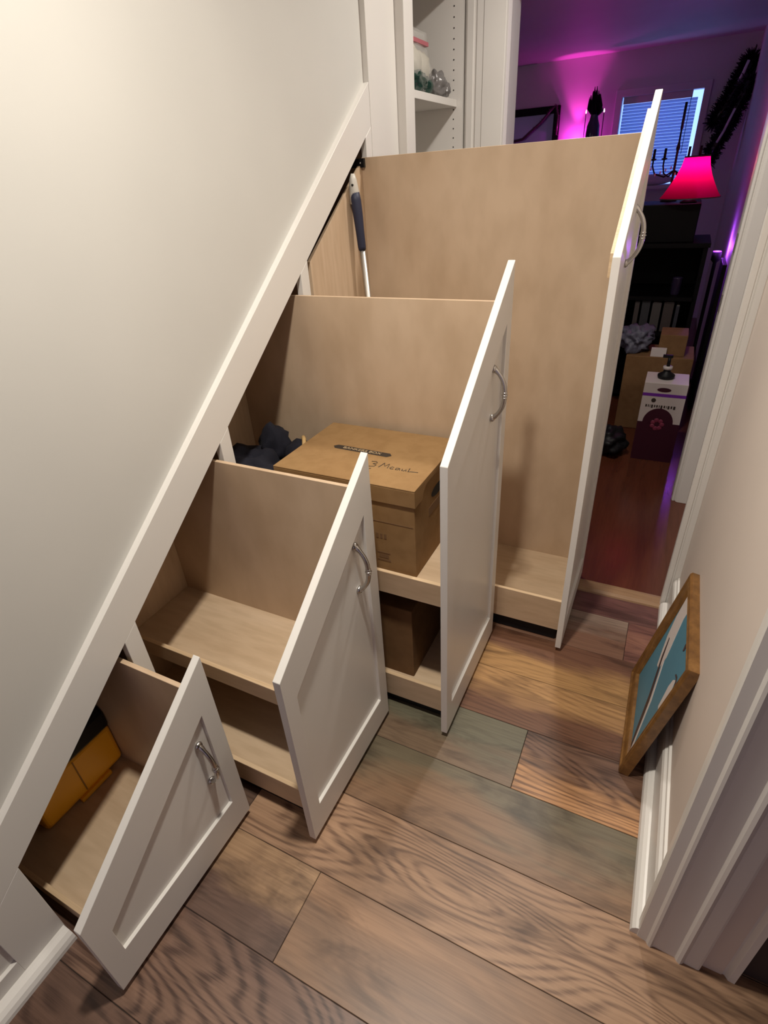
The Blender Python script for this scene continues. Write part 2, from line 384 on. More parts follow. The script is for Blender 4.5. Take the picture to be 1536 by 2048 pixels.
def tray(d,x0,x1,y0,y1,zfl,lipy,lip0,lip1,nm='tray'):
    mb=MB().box(x0,x1,lipy+.011,y1,zfl-.012,zfl)
    o=mb.build(nm,M['mapleflat'],d)
    l=MB().box(x0,x1,lipy-.0,lipy+.012,lip0,lip1).build('rail',M['mapleflat'],o,bevel=.0006,seg=1)
    MB().box(x0+.001,x1-.001,lipy+.0003,lipy+.0117,lip1-.0001,lip1+.0004).build('rail_edge',M['ply_edge'],o)
    return o
# D1 : smallest, nearest
X=.2268; d1,f1=drawer(0,X,0.0,.4391,'smallest white pull-out drawer, nearest the camera, holding a yellow toolbox',0)
xi=X-.019
side_panel(d1,xi-.87,xi-.0005,.396,.025,.539); tray(d1,xi-.87,xi-.0005,.05,.396,.045,.050,.022,.072)
MB().box(xi-.882,xi-.87,.05,.408,.03,.28).build('back_panel',M['maple'],d1)
handle(.366,.322,X-.009,f1)
# D2
X=.4407; d2,f2=drawer(1,X,.4438,.8873,'empty white pull-out drawer with two bare plywood shelves, second nearest the camera',0)
xi=X-.019
side_panel(d2,xi-.70,xi-.0005,.8405,.04,.869); tray(d2,xi-.70,xi-.0005,.492,.8405,.118,.489,.048,.132)
t2=tray(d2,xi-.70,xi-.0005,.575,.8405,.352,.571,.332,.388,'shelf')
MB().prism([(.489,.05),(.852,.05),(.852,zw(.852)-.03),(.489,zw(.489)-.03)],0,xi-.712,xi-.7005).build('back_panel',M['maple'],d2)
handle(.798,.662,X-.009,f2)
# D3
X=.6429; d3,f3=drawer(2,X,.8828,1.369,'white pull-out drawer with the brown file box on its upper shelf, third from the camera',0)
xi=X-.019
side_panel(d3,xi-.91,xi-.0005,1.3185,.03,1.207); tray(d3,xi-.91,xi-.0005,.94,1.3185,.125,.936,.043,.137)
tray(d3,xi-.91,xi-.0005,.94,1.3185,.540,.936,.478,.552,'shelf')
MB().prism([(.936,.04),(1.330,.04),(1.330,zw(1.33)-.03),(.936,zw(.936)-.03)],0,xi-.922,xi-.9105).build('back_panel',M['maple'],d3)
handle(1.243,.987,X-.009,f3)
# D4
X=.8916; d4,f4=drawer(3,X,1.374,1.854,'tallest white pull-out drawer at the far end, its high plywood side standing before the doorway',0)
xi=X-.019
side_panel(d4,xi-.882,xi-.0005,1.7975,.05,1.560); tray(d4,xi-.882,xi-.0005,1.42,1.7975,.116,1.416,.064,.196)
MB().prism([(1.416,.06),(1.809,.06),(1.809,1.552),(1.416,zw(1.416)-.03)],0,xi-.894,xi-.8825).build('back_panel',M['maple'],d4)
MB().prism([(1.398,zf(1.398)-.066),(1.45,zf(1.45)-.066),(1.812,zf(1.812)-.066),(1.812,zf(1.812)-.012),(1.398,zf(1.398)-.012)],0,xi-.0085,xi-.0004).build('cleat',M['ply_edge'],d4)
handle(1.618,1.325,X-.009,f4)
br=MB().box(-.05,.005,1.786,1.7968,1.532,1.558); br.lathe([(.004,0),(.004,.003)],(-.008,1.7835,1.545),10,1)
sb=br.build('slide_bracket',M['black_metal'],d4,label='black metal slide bracket')
MB().lathe([(.0028,0),(.0028,.0012)],(-.008,1.7825,1.545),10,1).build('screw',M['chrome'],sb)

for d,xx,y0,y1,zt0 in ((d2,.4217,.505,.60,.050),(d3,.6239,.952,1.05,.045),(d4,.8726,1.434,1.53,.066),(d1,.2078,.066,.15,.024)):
    MB().box(xx-.62,xx-.012,y0,y1,.004,zt0).build('under_tray_shade',M['blackpl'],d,label='black block added as shade under the tray')  # added black block, makes the gap below each tray read as shadow
# ------------------------------------------------------------------ things in the drawers
def text_mesh(s,size,name,m,parent,loc,rot,sx=1.0):
    cu=bpy.data.curves.new(name,'FONT'); cu.body=s; cu.size=size; cu.align_x='CENTER'; cu.align_y='CENTER'; cu.extrude=.0002
    t=bpy.data.objects.new('tmp',cu); C.objects.link(t)
    dg=bpy.context.evaluated_depsgraph_get(); dg.update()
    me=bpy.data.meshes.new_from_object(t.evaluated_get(dg)); bpy.data.objects.remove(t)
    me.name=name; me.materials.clear(); me.materials.append(m)
    o=bpy.data.objects.new(name,me); C.objects.link(o); o.parent=parent
    off=WL[parent.name]; o.location=Vector(loc)-off; o.rotation_euler=rot; o.scale=(sx,1,1); WL[o.name]=off
    return o
def file_box():
    x0,x1,y0,y1=.088,.527,.957,1.294; z0=.5405; zt_=.818
    b=thing('file_box',((x0+x1)/2,(y0+y1)/2,z0),'brown cardboard file box with lid on the upper shelf of the third drawer','box')
    body=MB().box(x0+.004,x1-.004,y0+.004,y1-.004,z0,zt_-.01).build('body',M['card'],b,bevel=.002)
    # lid with scalloped end above hand hole
    lid=MB(); lid.box(x0,x1,y0,y1,zt_-.004,zt_); 
    lh=.052
    lid.box(x0,x1,y0,y0+.003,zt_-lh,zt_-.004).box(x0,x1,y1-.003,y1,zt_-lh,zt_-.004)
    ym=(y0+y1)/2
    for xa in ((x1-.003,x1),(x0,x0+.003)):
        lid.prism([(y0+.003,zt_-lh),(y0+.050,zt_-lh),(y0+.062,zt_-.030),(y0+.080,zt_-.018),(y1-.080,zt_-.018),(y1-.062,zt_-.030),(y1-.050,zt_-lh),(y1-.003,zt_-lh),(y1-.003,zt_-.004),(y0+.003,zt_-.004)],0,*xa)
    ld=lid.build('lid',M['card'],b,bevel=.0015)
    # dark printed band with pale lettering
    cx,cy=.285,1.128; w=.098
    ang=R(-2)
    band=MB().prism([(-w,-.0),(-w+.010,.0115),(w-.010,.0115),(w,0),(w-.010,-.0115),(-w+.010,-.0115)],2,0,.0006)
    band.v=[(cx+p[0]*cos(ang)-p[1]*sin(ang),cy+p[0]*sin(ang)+p[1]*cos(ang),zt_+.0001+p[2]) for p in band.v]
    band.build('printed_band',M['ink'],ld)
    text_mesh('BANKERS BOX',.0165,'lettering',M['inkpale'],ld,(cx,cy,zt_+.0010),(0,0,ang),1.18)
    # handwriting
    hw=MB(); ox,oy=.345,1.045
    S1=[[(0,.030),(.014,.033),(.020,.026),(.010,.018),(.022,.014),(.020,.004),(.006,0)],[(.002,-.010),(.012,-.013),(.018,-.010)],
        [(.034,.004),(.040,.032)],[(.040,.030),(.048,.014),(.056,.030),(.060,.006)],
        [(.076,.016),(.070,.018),(.066,.010),(.070,.005),(.078,.007)],[(.092,.016),(.084,.015),(.084,.006),(.091,.006),(.094,.016),(.097,.005)],
        [(.102,.015),(.103,.006),(.110,.006),(.113,.015),(.116,.005)],[(.120,.024),(.122,.005),(.130,.008),(.150,.010)]]
    for st in S1: hw.tube([(ox+x,oy+y,zt_+.0004) for x,y in st],.0011,5)
    hw.build('handwriting',M['ink'],ld)
    # hand hole, printed label and marks on faces
    MB().prism([(ym+.048*cos(k*pi/12)*1.0,.742+.016*sin(k*pi/12)) for k in range(24)],0,x1-.0045,x1-.0032).build('hand_hole',M['hole'],body)
    MB().box(x1-.0042,x1-.0035,ym-.07,ym+.055,.685,.712).build('printed_label',M['inkfaint'],body)
    mk=MB(); yy=y0+.0037
    mk.box(x0+.01,x1-.01,yy-.0004,yy,.702,.7045)
    for k in range(3): mk.box(.405+.012*k,.412+.012*k,yy-.0004,yy,.648,.664)
    mk.box(.405,.445,yy-.0004,yy,.572,.578).box(.405,.445,yy-.0004,yy,.598,.602).box(.41,.44,yy-.0004,yy,.582,.595)
    mk.build('printed_marks',M['inkfaint'],body)
file_box()
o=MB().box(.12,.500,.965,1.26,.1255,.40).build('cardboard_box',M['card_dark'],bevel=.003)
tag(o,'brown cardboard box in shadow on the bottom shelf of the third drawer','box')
# dark bag behind the file box
bg=MB(); 
bg.blob((-.10,1.09,.66),(.15,.11,.12),3,.35,2.2,4,.5405)
bg.blob((-.03,1.03,.70),(.09,.06,.055),5,.5,2.6,4)
bg.blob((-.075,1.18,.755),(.05,.045,.075),9,.45,2.6,3)
bag=tag(bg.build('cloth_bag',M['darkcloth']),'dark blue crumpled bag behind the brown file box in the third drawer','bag')
MB().tube([(.018,1.21,.735),(.022,1.205,.775),(.035,1.19,.800),(.055,1.165,.805),(.070,1.14,.790),(.074,1.12,.755)],.007,8).build('drawstring',M['tan'],bag,label='tan cord loop')
bg2=MB().blob((.035,1.165,.755),(.045,.05,.045),11,.3,2,3); bg2.build('pouch',M['darkcloth'],bag)

# toolbox in the first drawer
tb=thing('toolbox',(-.33,.29,.0455),'yellow toolbox with a black lid lying in the nearest drawer','toolbox')
def toolbox():
    z0=.0455; z1=.208
    P=[(-.235,z0),(-.212,z0+.012),(-.205,z0+.03),(-.204,z1),(-.45,z1),(-.45,z0)]
    mb=MB(); mb.prism([(p[0],p[1]) for p in P],1,.150,.394)
    bd=mb.build('body',M['yellow'],tb,bevel=.012,seg=3)
    MB().box(-.2045,-.2025,.268,.271,z0+.03,z1-.01).build('seam',M['seam'],bd)
    MB().box(-.215,-.202,.245,.345,z0+.001,z0+.016).build('foot',M['yellow'],bd,bevel=.003)
    MB().prism([(-.198,z1+.0005),(-.200,z1+.055),(-.225,z1+.085),(-.45,z1+.085),(-.45,z1+.0005)],1,.146,.3945).build('lid',M['blackpl'],tb,bevel=.01,seg=3)
toolbox()

# long handle with navy grip leaning in the fourth drawer
pl=thing('pole',(.10,1.70,.1175),'silver pole with navy blue grip leaning inside the tallest drawer','pole')
p0=Vector((.100,1.70,.1175)); p1=Vector((.0225,1.70,1.294)); dr=(p1-p0).normalized()
MB().tube([p0,p1],.0105,16).build('tube',M['alu'],pl)
g0=p1-dr*.005; pts=[g0+dr*t for t in (0,.01,.06,.11,.15,.175)]; 
pts[4]+=Vector((-.002,0,0)); pts[5]+=Vector((-.003,0,0))
MB().tube(pts,[.0125,.0138,.0145,.0165,.018,.016],18).build('grip',M['navy'],pl)
cp=MB(); e=pts[5]; cp.tube([e-dr*.035+Vector((-.004,0,0)),e+dr*.0,e+dr*.035+Vector((.000,0,0)),e+dr*.052+Vector((.002,0,0))],[.0165,.0165,.0125,.006],16)
cpo=cp.build('end_cap',M['plastic_grey'],pl,label='pale grey hanging cap')
MB().lathe([(.0034,0),(.0034,.004)],(e+dr*.02+Vector((.004,-.0165,0))),10,1).build('hang_hole',M['hole'],cpo)

# ------------------------------------------------------------------ framed picture leaning on the right wall
pf=thing('framed_picture',(1.145,1.17,0),'gilt framed blue and white picture leaning against the right wall','picture')
def picture():
    H=.465; W=.405; y0=.972
    lean=math.asin((1.231-1.145)/H)
    ex=Vector((0,1,0)); ey=Vector((sin(lean),0,cos(lean))); ez=Vector((-cos(lean),0,sin(lean)))   # ez towards the hall
    O=Vector((1.147,y0,.001+0.0))
    T=lambda u,v,w: O+ex*u+ey*v+ez*w
    def frm(mb):
        # moulded frame: profile swept round
        prof=[(0,-.012),(0,.012),(.004,.017),(.010,.018),(.014,.013),(.020,.012),(.030,.010),(.034,.012),(.038,.009),(.041,.002),(.041,-.006)]
        cs=[(0,0,1,1),(W,0,-1,1),(W,H,-1,-1),(0,H,1,-1)]
        V=[];n=len(prof)
        for (u,v,su,sv) in cs:
            for d,w in prof: V.append(T(u+su*d,v+sv*d,w))
        F=[]
        for k in range(4):
            j=(k+1)%4
            for i in range(n):
                F.append((k*n+i,k*n+(i+1)%n,j*n+(i+1)%n,j*n+i))
        mb.add(V,F); return mb
    frm(MB()).build('frame',M['gold'],pf,bevel=.001,seg=1)
    mb=MB(); i=.036
    def slab(mb,poly,w0,w1):
        n=len(poly); V=[T(u,v,w0) for u,v in poly]+[T(u,v,w1) for u,v in poly]
        mb.add(V,[tuple(range(n)),tuple(range(n,2*n))]+[(k,(k+1)%n,n+(k+1)%n,n+k) for k in range(n)]); return mb
    cv=slab(MB(),[(i,i),(W-i,i),(W-i,H-i),(i,H-i)],-.008,.001).build('canvas',M['teal'],pf)
    # the painted shapes : plain pale shapes on teal
    wp=MB()
    slab(wp,[(.285,H-i),(.36,H-i),(.366,.41),(.355,.33),(.33,.27),(.300,.235),(.265,.20),(.235,.215),(.232,.27),(.262,.33),(.285,.38)],.001,.0016)
    slab(wp,[(.075,.235),(.095,.30),(.092,.33),(.078,.345),(.062,.32),(.055,.26),(.060,.235)],.001,.0016)
    slab(wp,[(.045,i),(.062,i),(.095,.07),(.150,.16),(.240,.245),(.236,.258),(.140,.175),(.080,.085)],.001,.0015)
    wp.build('pale_shape',M['artwhite'],cv)
    dk=MB()
    slab(dk,[(.062,i),(.075,i),(.115,.075),(.18,.155),(.27,.235),(.305,.285),(.296,.288),(.25,.238),(.15,.16),(.092,.082)],.0016,.0021)
    slab(dk,[(.058,.335),(.080,.349),(.100,.342),(.096,.350),(.078,.357),(.055,.345)],.0016,.0021)
    slab(dk,[(.150,.385),(.160,.40),(.158,.42),(.146,.415),(.142,.395)],.0016,.0021)
    dk.build('dark_line',M['artdark'],cv)
    slab(MB(),[(.01,.01),(W-.01,.01),(W-.01,H-.01),(.01,H-.01)],-.012,-.0085).build('backing_board',M['card_dark'],pf)
picture()

# ------------------------------------------------------------------ bags on the closet shelf
M['film']=mat('clear_plastic_film',(.75,.74,.70),.08,spec=.9,Alpha=.28)
M['greenfoil']=mat('dark_green_foil',(.02,.06,.045),.2,.4)
M['cream']=paint('cream_padding',(.60,.56,.46),.7,.1,.2,40)
M['greyfilm']=mat('grey_plastic_wrap',(.17,.16,.155),.28,spec=.7)
M['pink']=mat('pink_zipper',(.50,.13,.16),.4)
zs=1.7712
zb1=thing('zip_bag',(-.05,2.33,zs),'clear zip bag of green and cream packets with a pink zipper on the closet shelf','bag')
b=MB(); b.blob((-.05,2.325,zs+.040),(.052,.11,.042),1,.25,2.8,4,zs); b.blob((-.045,2.43,zs+.034),(.04,.055,.034),6,.2,2.5,3,zs); b.build('green_packet',M['greenfoil'],zb1)
b=MB(); b.blob((-.06,2.34,zs+.105),(.035,.085,.055),2,.25,2.4,3); b.blob((-.065,2.45,zs+.10),(.03,.08,.05),4,.25,2.4,3); b.build('cream_packet',M['cream'],zb1)
fm=MB()
ny,nz=14,12
V=[];
for sx in (1,-1):
    for i in range(ny+1):
        for k in range(nz+1):
            y=2.19+.305*i/ny; t=k/nz; z=zs+.001+t*.205
            w=.052*(sin(pi*min(1,t*1.15+.12))**.6 if t<.78 else .18)*(.35+.65*sin(pi*i/ny)**.5)+.006*noise.noise(Vector((y*22,t*6,sx)))
            V.append((-.055+sx*max(w,.002),y,z))
n1=(ny+1)*(nz+1)
F=[(o_+i*(nz+1)+k,o_+(i+1)*(nz+1)+k,o_+(i+1)*(nz+1)+k+1,o_+i*(nz+1)+k+1) for o_ in (0,n1) for i in range(ny) for k in range(nz)]
fm.add(V,F,True); fm.build('film',M['film'],zb1)
MB().box(-.061,-.043,2.19,2.495,zs+.165,zs+.178).build('zipper',M['pink'],zb1,label='pink zip strip')
b=MB(); b.blob((-.045,2.578,zs+.048),(.042,.058,.048),8,.30,2.6,4,zs); b.blob((-.03,2.61,zs+.032),(.036,.028,.028),13,.3,2.6,4,zs)
wr=b.build('wrapped_bundle',M['greyfilm']); tag(wr,'grey plastic wrapped bundle at the right end of the closet shelf','bundle')

# ------------------------------------------------------------------ the purple room
MB().box(-3.05,-3.0,YR,YF,0,2.45).build('wall_room_left',M['roomwall'],kind='structure')
MB().box(1.31,1.36,YR,YF,0,2.45).build('wall_room_right',M['roomwall'],kind='structure')
MB().box(-3.05,1.36,YR-.0,YF+.05,2.42,2.47).build('ceiling_room',M['roomwall'],kind='structure')
wx0,wx1,wz0,wz1=.215,.93,1.30,2.06
mb=MB(); mb.box(-3.05,wx0,YF,YF+.1,0,2.45).box(wx1,1.36,YF,YF+.1,0,2.45).box(wx0,wx1,YF,YF+.1,0,wz0).box(wx0,wx1,YF,YF+.1,wz1,2.45)
mb.build('wall_room_far',M['roomwall'],kind='structure')
fr=MB(); fr.ring([(wx0-.06,wz0-.06),(wx1+.06,wz0-.06),(wx1+.06,wz1+.06),(wx0-.06,wz1+.06)],[(wx0,wz0),(wx1,wz0),(wx1,wz1),(wx0,wz1)],1,YF-.02,YF+.01)
w1=fr.build('window_1',M['roomwall'],bevel=.003,kind='structure')
sky=bpy.data.materials.new('daylight_sky'); sky.use_nodes=True; nt=sky.node_tree; nt.nodes.clear()
e=nt.nodes.new('ShaderNodeEmission'); e.inputs[0].default_value=(.20,.34,.85,1); e.inputs[1].default_value=2.6; ou=nt.nodes.new('ShaderNodeOutputMaterial'); nt.links.new(e.outputs[0],ou.inputs[0])
MB().box(wx0-.1,wx1+.1,YF+.13,YF+.14,wz0-.1,wz1+.1).build('window_daylight',sky,w1)
bl=thing('window_blind',((wx0+wx1)/2-.03,YF+.03,wz0),'pale horizontal window blind glowing blue behind the candelabra','blind')
M['slat']=mat('blind_slat',(.55,.58,.68),.5,Transmission_Weight=0)
p=M['slat'].node_tree; tr=p.nodes.new('ShaderNodeBsdfTranslucent'); tr.inputs[0].default_value=(.55,.62,.8,1); ms=p.nodes.new('ShaderNodeMixShader'); ms.inputs[0].default_value=.6
p.links.new(p.nodes['Principled BSDF'].outputs[0],ms.inputs[1]); p.links.new(tr.outputs[0],ms.inputs[2]); p.links.new(ms.outputs[0],p.nodes['Material Output'].inputs[0])
sl=MB()
for k in range(26):
    z=wz0+.012+k*.0265; sl.prism([(YF+.022,z+.0235),(YF+.024,z+.0245),(YF+.035,z+.0005),(YF+.033,z)],0,wx0+.015,wx1-.04)
sl.build('slats',M['slat'],bl)
MB().box(wx0+.012,wx1-.09,YF+.012,YF+.045,wz1-.058,wz1-.002).build('headrail',M['roomwall'],bl)
MB().box(wx1-.10,wx1-.095,YF+.01,YF+.012,wz0+.25,wz1-.05).build('cord',M['darkwood'],bl)

# mantel shelf along far wall (just hidden behind the tall drawer side), with lantern and uplight
ms_=MB().box(-1.0,.13,6.60,6.94,1.62,1.66).box(-1.0,-.96,6.70,6.94,0,1.62).box(.09,.13,6.70,6.94,0,1.62)
tag(ms_.build('mantel_shelf',M['darkwood'],bevel=.004),'dark shelf against the far wall of the purple room, mostly hidden behind the tall drawer','shelf')
lt=thing('lantern',(.0,6.72,1.66),'dark glass vase of black plumes beside the magenta glow on the far shelf','vase')
M['smoke']=mat('smoked_glass',(.06,.05,.09),.08,spec=.8)
MB().lathe([(.05,0),(.062,.02),(.066,.10),(.060,.18),(.042,.23),(.036,.26),(.040,.27)],(.0,6.72,1.66),24).build('vase',M['smoke'],lt)
pm=MB()
for k in range(46):
    a=random.uniform(0,2*pi); r=random.uniform(.01,.075); h=random.uniform(.10,.24)*(1-r*5)+.03
    c0=Vector((.0,6.72,1.90)); c1=c0+Vector((r*cos(a)*1.1,r*sin(a)*.6,h*.5)); c2=c0+Vector((r*cos(a)*.9-.012,r*sin(a)*.5,h))
    pm.tube([c0,c1,c2],[.008,.014,.003],6)
pm.build('plumes',M['darkwood'],lt)
M['spark']=mat('warm_bulb',(1,.7,.7),.3); M['spark'].node_tree.nodes['Principled BSDF'].inputs['Emission Color'].default_value=(1,.55,.8,1); M['spark'].node_tree.nodes['Principled BSDF'].inputs['Emission Strength'].default_value=3
for (x,z) in ((-.085,1.965),(.085,1.960)):
    fl=MB(); fl.tube([(x,6.74,1.66),(x,6.74,z-.02)],.004,6); fo=fl.build('candle_light',M['darkwood']); tag(fo,'tiny lit candle stick on the %s of the black plumes'%('left' if x<0 else 'right'),'candle','tiny lights beside the vase')
    MB().lathe([(.001,0),(.007,.008),(.005,.022),(.001,.034)],(x,6.74,z-.02),8).build('flame',M['spark'],fo)
up=thing('uplight',(-.19,6.86,1.66),'small uplighter casting magenta light up the far wall','lamp')
MB().lathe([(.035,0),(.04,.01),(.04,.05),(.034,.055)],(-.19,6.86,1.66),20).build('housing',M['blackpl'],up)
# dark framed mirror with garland
mf=thing('wall_mirror',(-.72,6.93,1.66),'black framed mirror on the far wall with a garland draped across it','mirror')
M['mirror']=mat('violet_reflecting_glass',(.34,.30,.50),.25,.2)
MB().ring([(-1.25,1.66),(-.375,1.66),(-.375,2.055),(-1.25,2.055)],[(-1.18,1.72),(-.435,1.72),(-.435,1.99),(-1.18,1.99)],1,6.905,6.947).build('frame',M['darkwood'],mf,bevel=.004)
MB().box(-1.2,-.42,6.925,6.945,1.70,2.0).build('glass',M['mirror'],mf)
def tinsel(pts,r,n,name,m,label):
    mb=MB(); P=[Vector(p) for p in pts]
    mb.tube(P,r*.45,8)
    for _ in range(n):
        i=random.randrange(len(P)-1); t=random.random(); c=P[i].lerp(P[i+1],t)
        d=Vector((random.gauss(0,1),random.gauss(0,.7),random.gauss(0,1))).normalized()*r*random.uniform(.6,1.15); s_=d.orthogonal().normalized()*r*.10
        mb.add([c-s_,c+s_,c+d+s_*.3,c+d-s_*.3],[(0,1,2,3)])
    return tag(mb.build(name,m),label,'garland')
M['tinsel']=mat('black_tinsel',(.015,.012,.018),.25,.3,spec=.8)
M['plumtinsel']=mat('plum_tinsel',(.09,.03,.06),.35,.2)
M['whitestrip']=mat('white_glossy_strip',(.75,.72,.75),.3)
tinsel([(-1.0,6.89,1.80),(-.85,6.885,1.775),(-.74,6.88,1.79),(-.66,6.88,1.85),(-.56,6.88,1.92),(-.47,6.88,2.01),(-.41,6.88,2.05),(-.385,6.88,1.95),(-.39,6.88,1.80)],.026,420,'garland',M['plumtinsel'],'plum tinsel garland draped across the black mirror frame')
def at_y(pts,y): return [(a,y,b) for a,b in pts]
g1=tinsel([(1.265,6.83,2.22),(1.24,6.82,2.15),(1.20,6.82,2.06),(1.17,6.82,1.97),(1.12,6.82,1.86),(1.075,6.82,1.78)],.10,2600,'garland',M['tinsel'],'upper strand of black tinsel garland in the far right corner of the purple room')
MB().tube([(1.235,6.70,2.20),(1.215,6.70,2.12),(1.195,6.70,2.06)],.012,6).build('white_ribbon',M['whitestrip'],g1)
g2=tinsel([(1.26,6.52,2.04),(1.245,6.52,1.95),(1.215,6.52,1.85),(1.185,6.52,1.75),(1.145,6.52,1.655),(1.105,6.52,1.57),(1.085,6.52,1.47)],.085,2600,'garland',M['tinsel'],'lower strand of black tinsel garland just above the red lampshade')
MB().tube([(1.205,6.42,1.85),(1.18,6.42,1.77),(1.155,6.42,1.69),(1.12,6.42,1.61)],.010,6).build('white_ribbon',M['whitestrip'],g2)

# dark cabinet, lamp, candelabra
cb=thing('dark_cabinet',(.85,4.3,0),'tall black cabinet with open shelves of books under the red lamp','cabinet')
def cabinet():
    x0,x1,y0,y1=.45,1.165,4.10,4.62
    mb=MB().box(x0,x0+.025,y0,y1,0,1.03).box(x1-.025,x1,y0,y1,0,1.03).box(x0,x1,y1-.015,y1,0,1.03)
    mb.build('carcass',M['darkwood'],cb)
    for z in (.04,.47,.70,1.02): MB().box(x0+.02,x1-.02 if z<1 else x1+.01,y0-(.01 if z>1 else 0),y1-.01,z,z+.025).build('shelf',M['darkwood'],cb)
    MB().box(.50,1.075,4.14,4.60,1.045,1.262).build('top_chest',M['darkwood'],cb,bevel=.006)
cabinet()
def books():
    cols=[(.07,.055,.05),(.04,.04,.045),(.08,.07,.065),(.06,.045,.04),(.035,.035,.045)]
    names=['grey book with a taupe spine','thin charcoal book','pale spined grey book, widest on the shelf','brown spined book at the right end','narrow black blue book']
    x=.80
    for k,(w,h) in enumerate(((.030,.19),(.052,.20),(.056,.185),(.062,.19),(.022,.17))):
        m=paint('book_cover_%d'%k,cols[k],.6,.1)
        b=thing('book',(x+w/2,4.22,.496),names[k]+' in the black cabinet, number counted from the D4 side','book','books in the black cabinet')
        b['label']=['thin grey book leftmost on the shelf of the black cabinet','taupe book second from the left in the black cabinet','grey book in the middle of the row in the black cabinet','brown book second from the right in the black cabinet','narrow dark book at the right end of the row in the black cabinet'][k]
        MB().box(x,x+w,4.125,4.30,.496,.496+h).build('cover',m,b,bevel=.002)
        MB().box(x+.003,x+w-.003,4.128,4.302,.499,.4965+h).build('pages',M['artwhite'],b)
        x+=w+.014
books()
M['cup']=mat('glossy_black_glass',(.03,.02,.05),.1,spec=.9)
o=MB().lathe([(.026,0),(.030,.01),(.032,.10),(.034,.105),(.030,.105),(.028,.015)],(1.03,4.20,.7255),20,cap=False).build('tumbler',M['cup']); tag(o,'dark tumbler with a purple lit rim on the cabinet shelf above the books','tumbler')
lp=thing('table_lamp',(1.0,4.20,1.2625),'table lamp with a glowing red bell shade on the black cabinet','lamp')
MB().lathe([(.045,0),(.05,.008),(.02,.022),(.012,.05),(.010,.13)],(1.0,4.20,1.2625),18).build('base',M['blackpl'],lp)
shm=bpy.data.materials.new('red_lampshade'); shm.use_nodes=True; nt=shm.node_tree; nt.nodes.clear()
a_=nt.nodes.new('ShaderNodeBsdfDiffuse'); a_.inputs[0].default_value=(.45,.004,.05,1); b_=nt.nodes.new('ShaderNodeBsdfTranslucent'); b_.inputs[0].default_value=(.85,.003,.12,1)
mxs=nt.nodes.new('ShaderNodeMixShader'); mxs.inputs[0].default_value=.65; ou=nt.nodes.new('ShaderNodeOutputMaterial'); nt.links.new(a_.outputs[0],mxs.inputs[1]); nt.links.new(b_.outputs[0],mxs.inputs[2]); nt.links.new(mxs.outputs[0],ou.inputs[0])
MB().lathe([(.172,0.005),(.152,.03),(.125,.075),(.098,.125),(.078,.175),(.068,.222)],(1.0,4.20,1.285),32,cap=False).build('lamp_shade',shm,lp)
MB().lathe([(.070,.218),(.071,.226),(.067,.226),(.066,.218)],(1.0,4.20,1.285),32,cap=False).build('top_trim',M['artdark'],lp)
MB().lathe([(.173,.003),(.173,.009),(.169,.009),(.169,.003)],(1.0,4.20,1.285),32,cap=False).build('bottom_trim',M['artdark'],lp)
cd=thing('candelabra',(.875,4.49,1.2625),'black five-armed candelabra with crystal drops before the blue window','candelabra')
MB().lathe([(.05,0),(.052,.008),(.02,.02),(.008,.05),(.007,.28),(.012,.30),(.006,.33),(.005,.40)],(.875,4.49,1.2625),14).build('stem',M['black_metal'],cd)
for k,dx in enumerate((-.135,-.07,.07,.135)):
    x=.875+dx
    MB().tube([(.875,4.49,1.44),(.875+dx*.4,4.49,1.405),(.875+dx*.85,4.49,1.425),(x,4.49,1.47),(x,4.49,1.50)],.005,8).lathe([(.004,0),(.018,.004),(.019,.01),(.006,.012)],(x,4.49,1.50),12).build('arm',M['black_metal'],cd)
    MB().tube([(x,4.49,1.512),(x,4.49,1.565)],[.008,.0075],10).build('candle',M['blackpl'],cd)
MB().tube([(.875,4.49,1.66),(.875,4.49,1.80)],[.008,.0075],10).build('candle',M['blackpl'],cd)
M['crystal']=mat('crystal',(.85,.85,.95),.05,spec=1)
for k in range(11):
    x=.735+.03*k; z=1.455-.012*((k*7)%4)
    MB().blob((x,4.475,z),(.005,.005,.011),k,0,1,1).build('crystal_drop',M['crystal'],cd)
M['pillow']=paint('white_cotton',(.62,.58,.62),.9,.05,.2,80)
o=MB().blob((.62,6.80,1.345),(.18,.09,.05),4,.2,1.6,3).build('cushion',M['pillow']); tag(o,'white cushion lying on the window sill behind the candelabra','cushion')
tag(MB().box(.2,.98,6.68,6.93,1.27,1.298).build('window_sill_shelf',M['roomwall']),'pale sill shelf under the blue window','shelf')
# purple LED lamp between cabinet and right wall
M['ledp']=mat('violet_diffuser',(.5,.2,.9),.4); pb=M['ledp'].node_tree.nodes['Principled BSDF']; pb.inputs['Emission Color'].default_value=(.35,.05,1,1); pb.inputs['Emission Strength'].default_value=2.0
vl=thing('floor_uplight',(1.245,4.66,0),'slim black floor light throwing violet light on the right wall of the purple room','lamp')
MB().lathe([(.045,0),(.045,.015),(.012,.02),(.012,.86),(.03,.88),(.03,.93)],(1.245,4.66,0),14).build('stand',M['blackpl'],vl)
MB().lathe([(.026,.93),(.026,.935)],(1.245,4.66,0),14).build('diffuser',M['ledp'],vl)
# leaning dark board
o=MB().box(1.262,1.285,4.02,4.35,0,.93).build('leaning_board',M['darkwood'],bevel=.002); tag(o,'dark narrow board standing between the black cabinet and the violet wall','board')

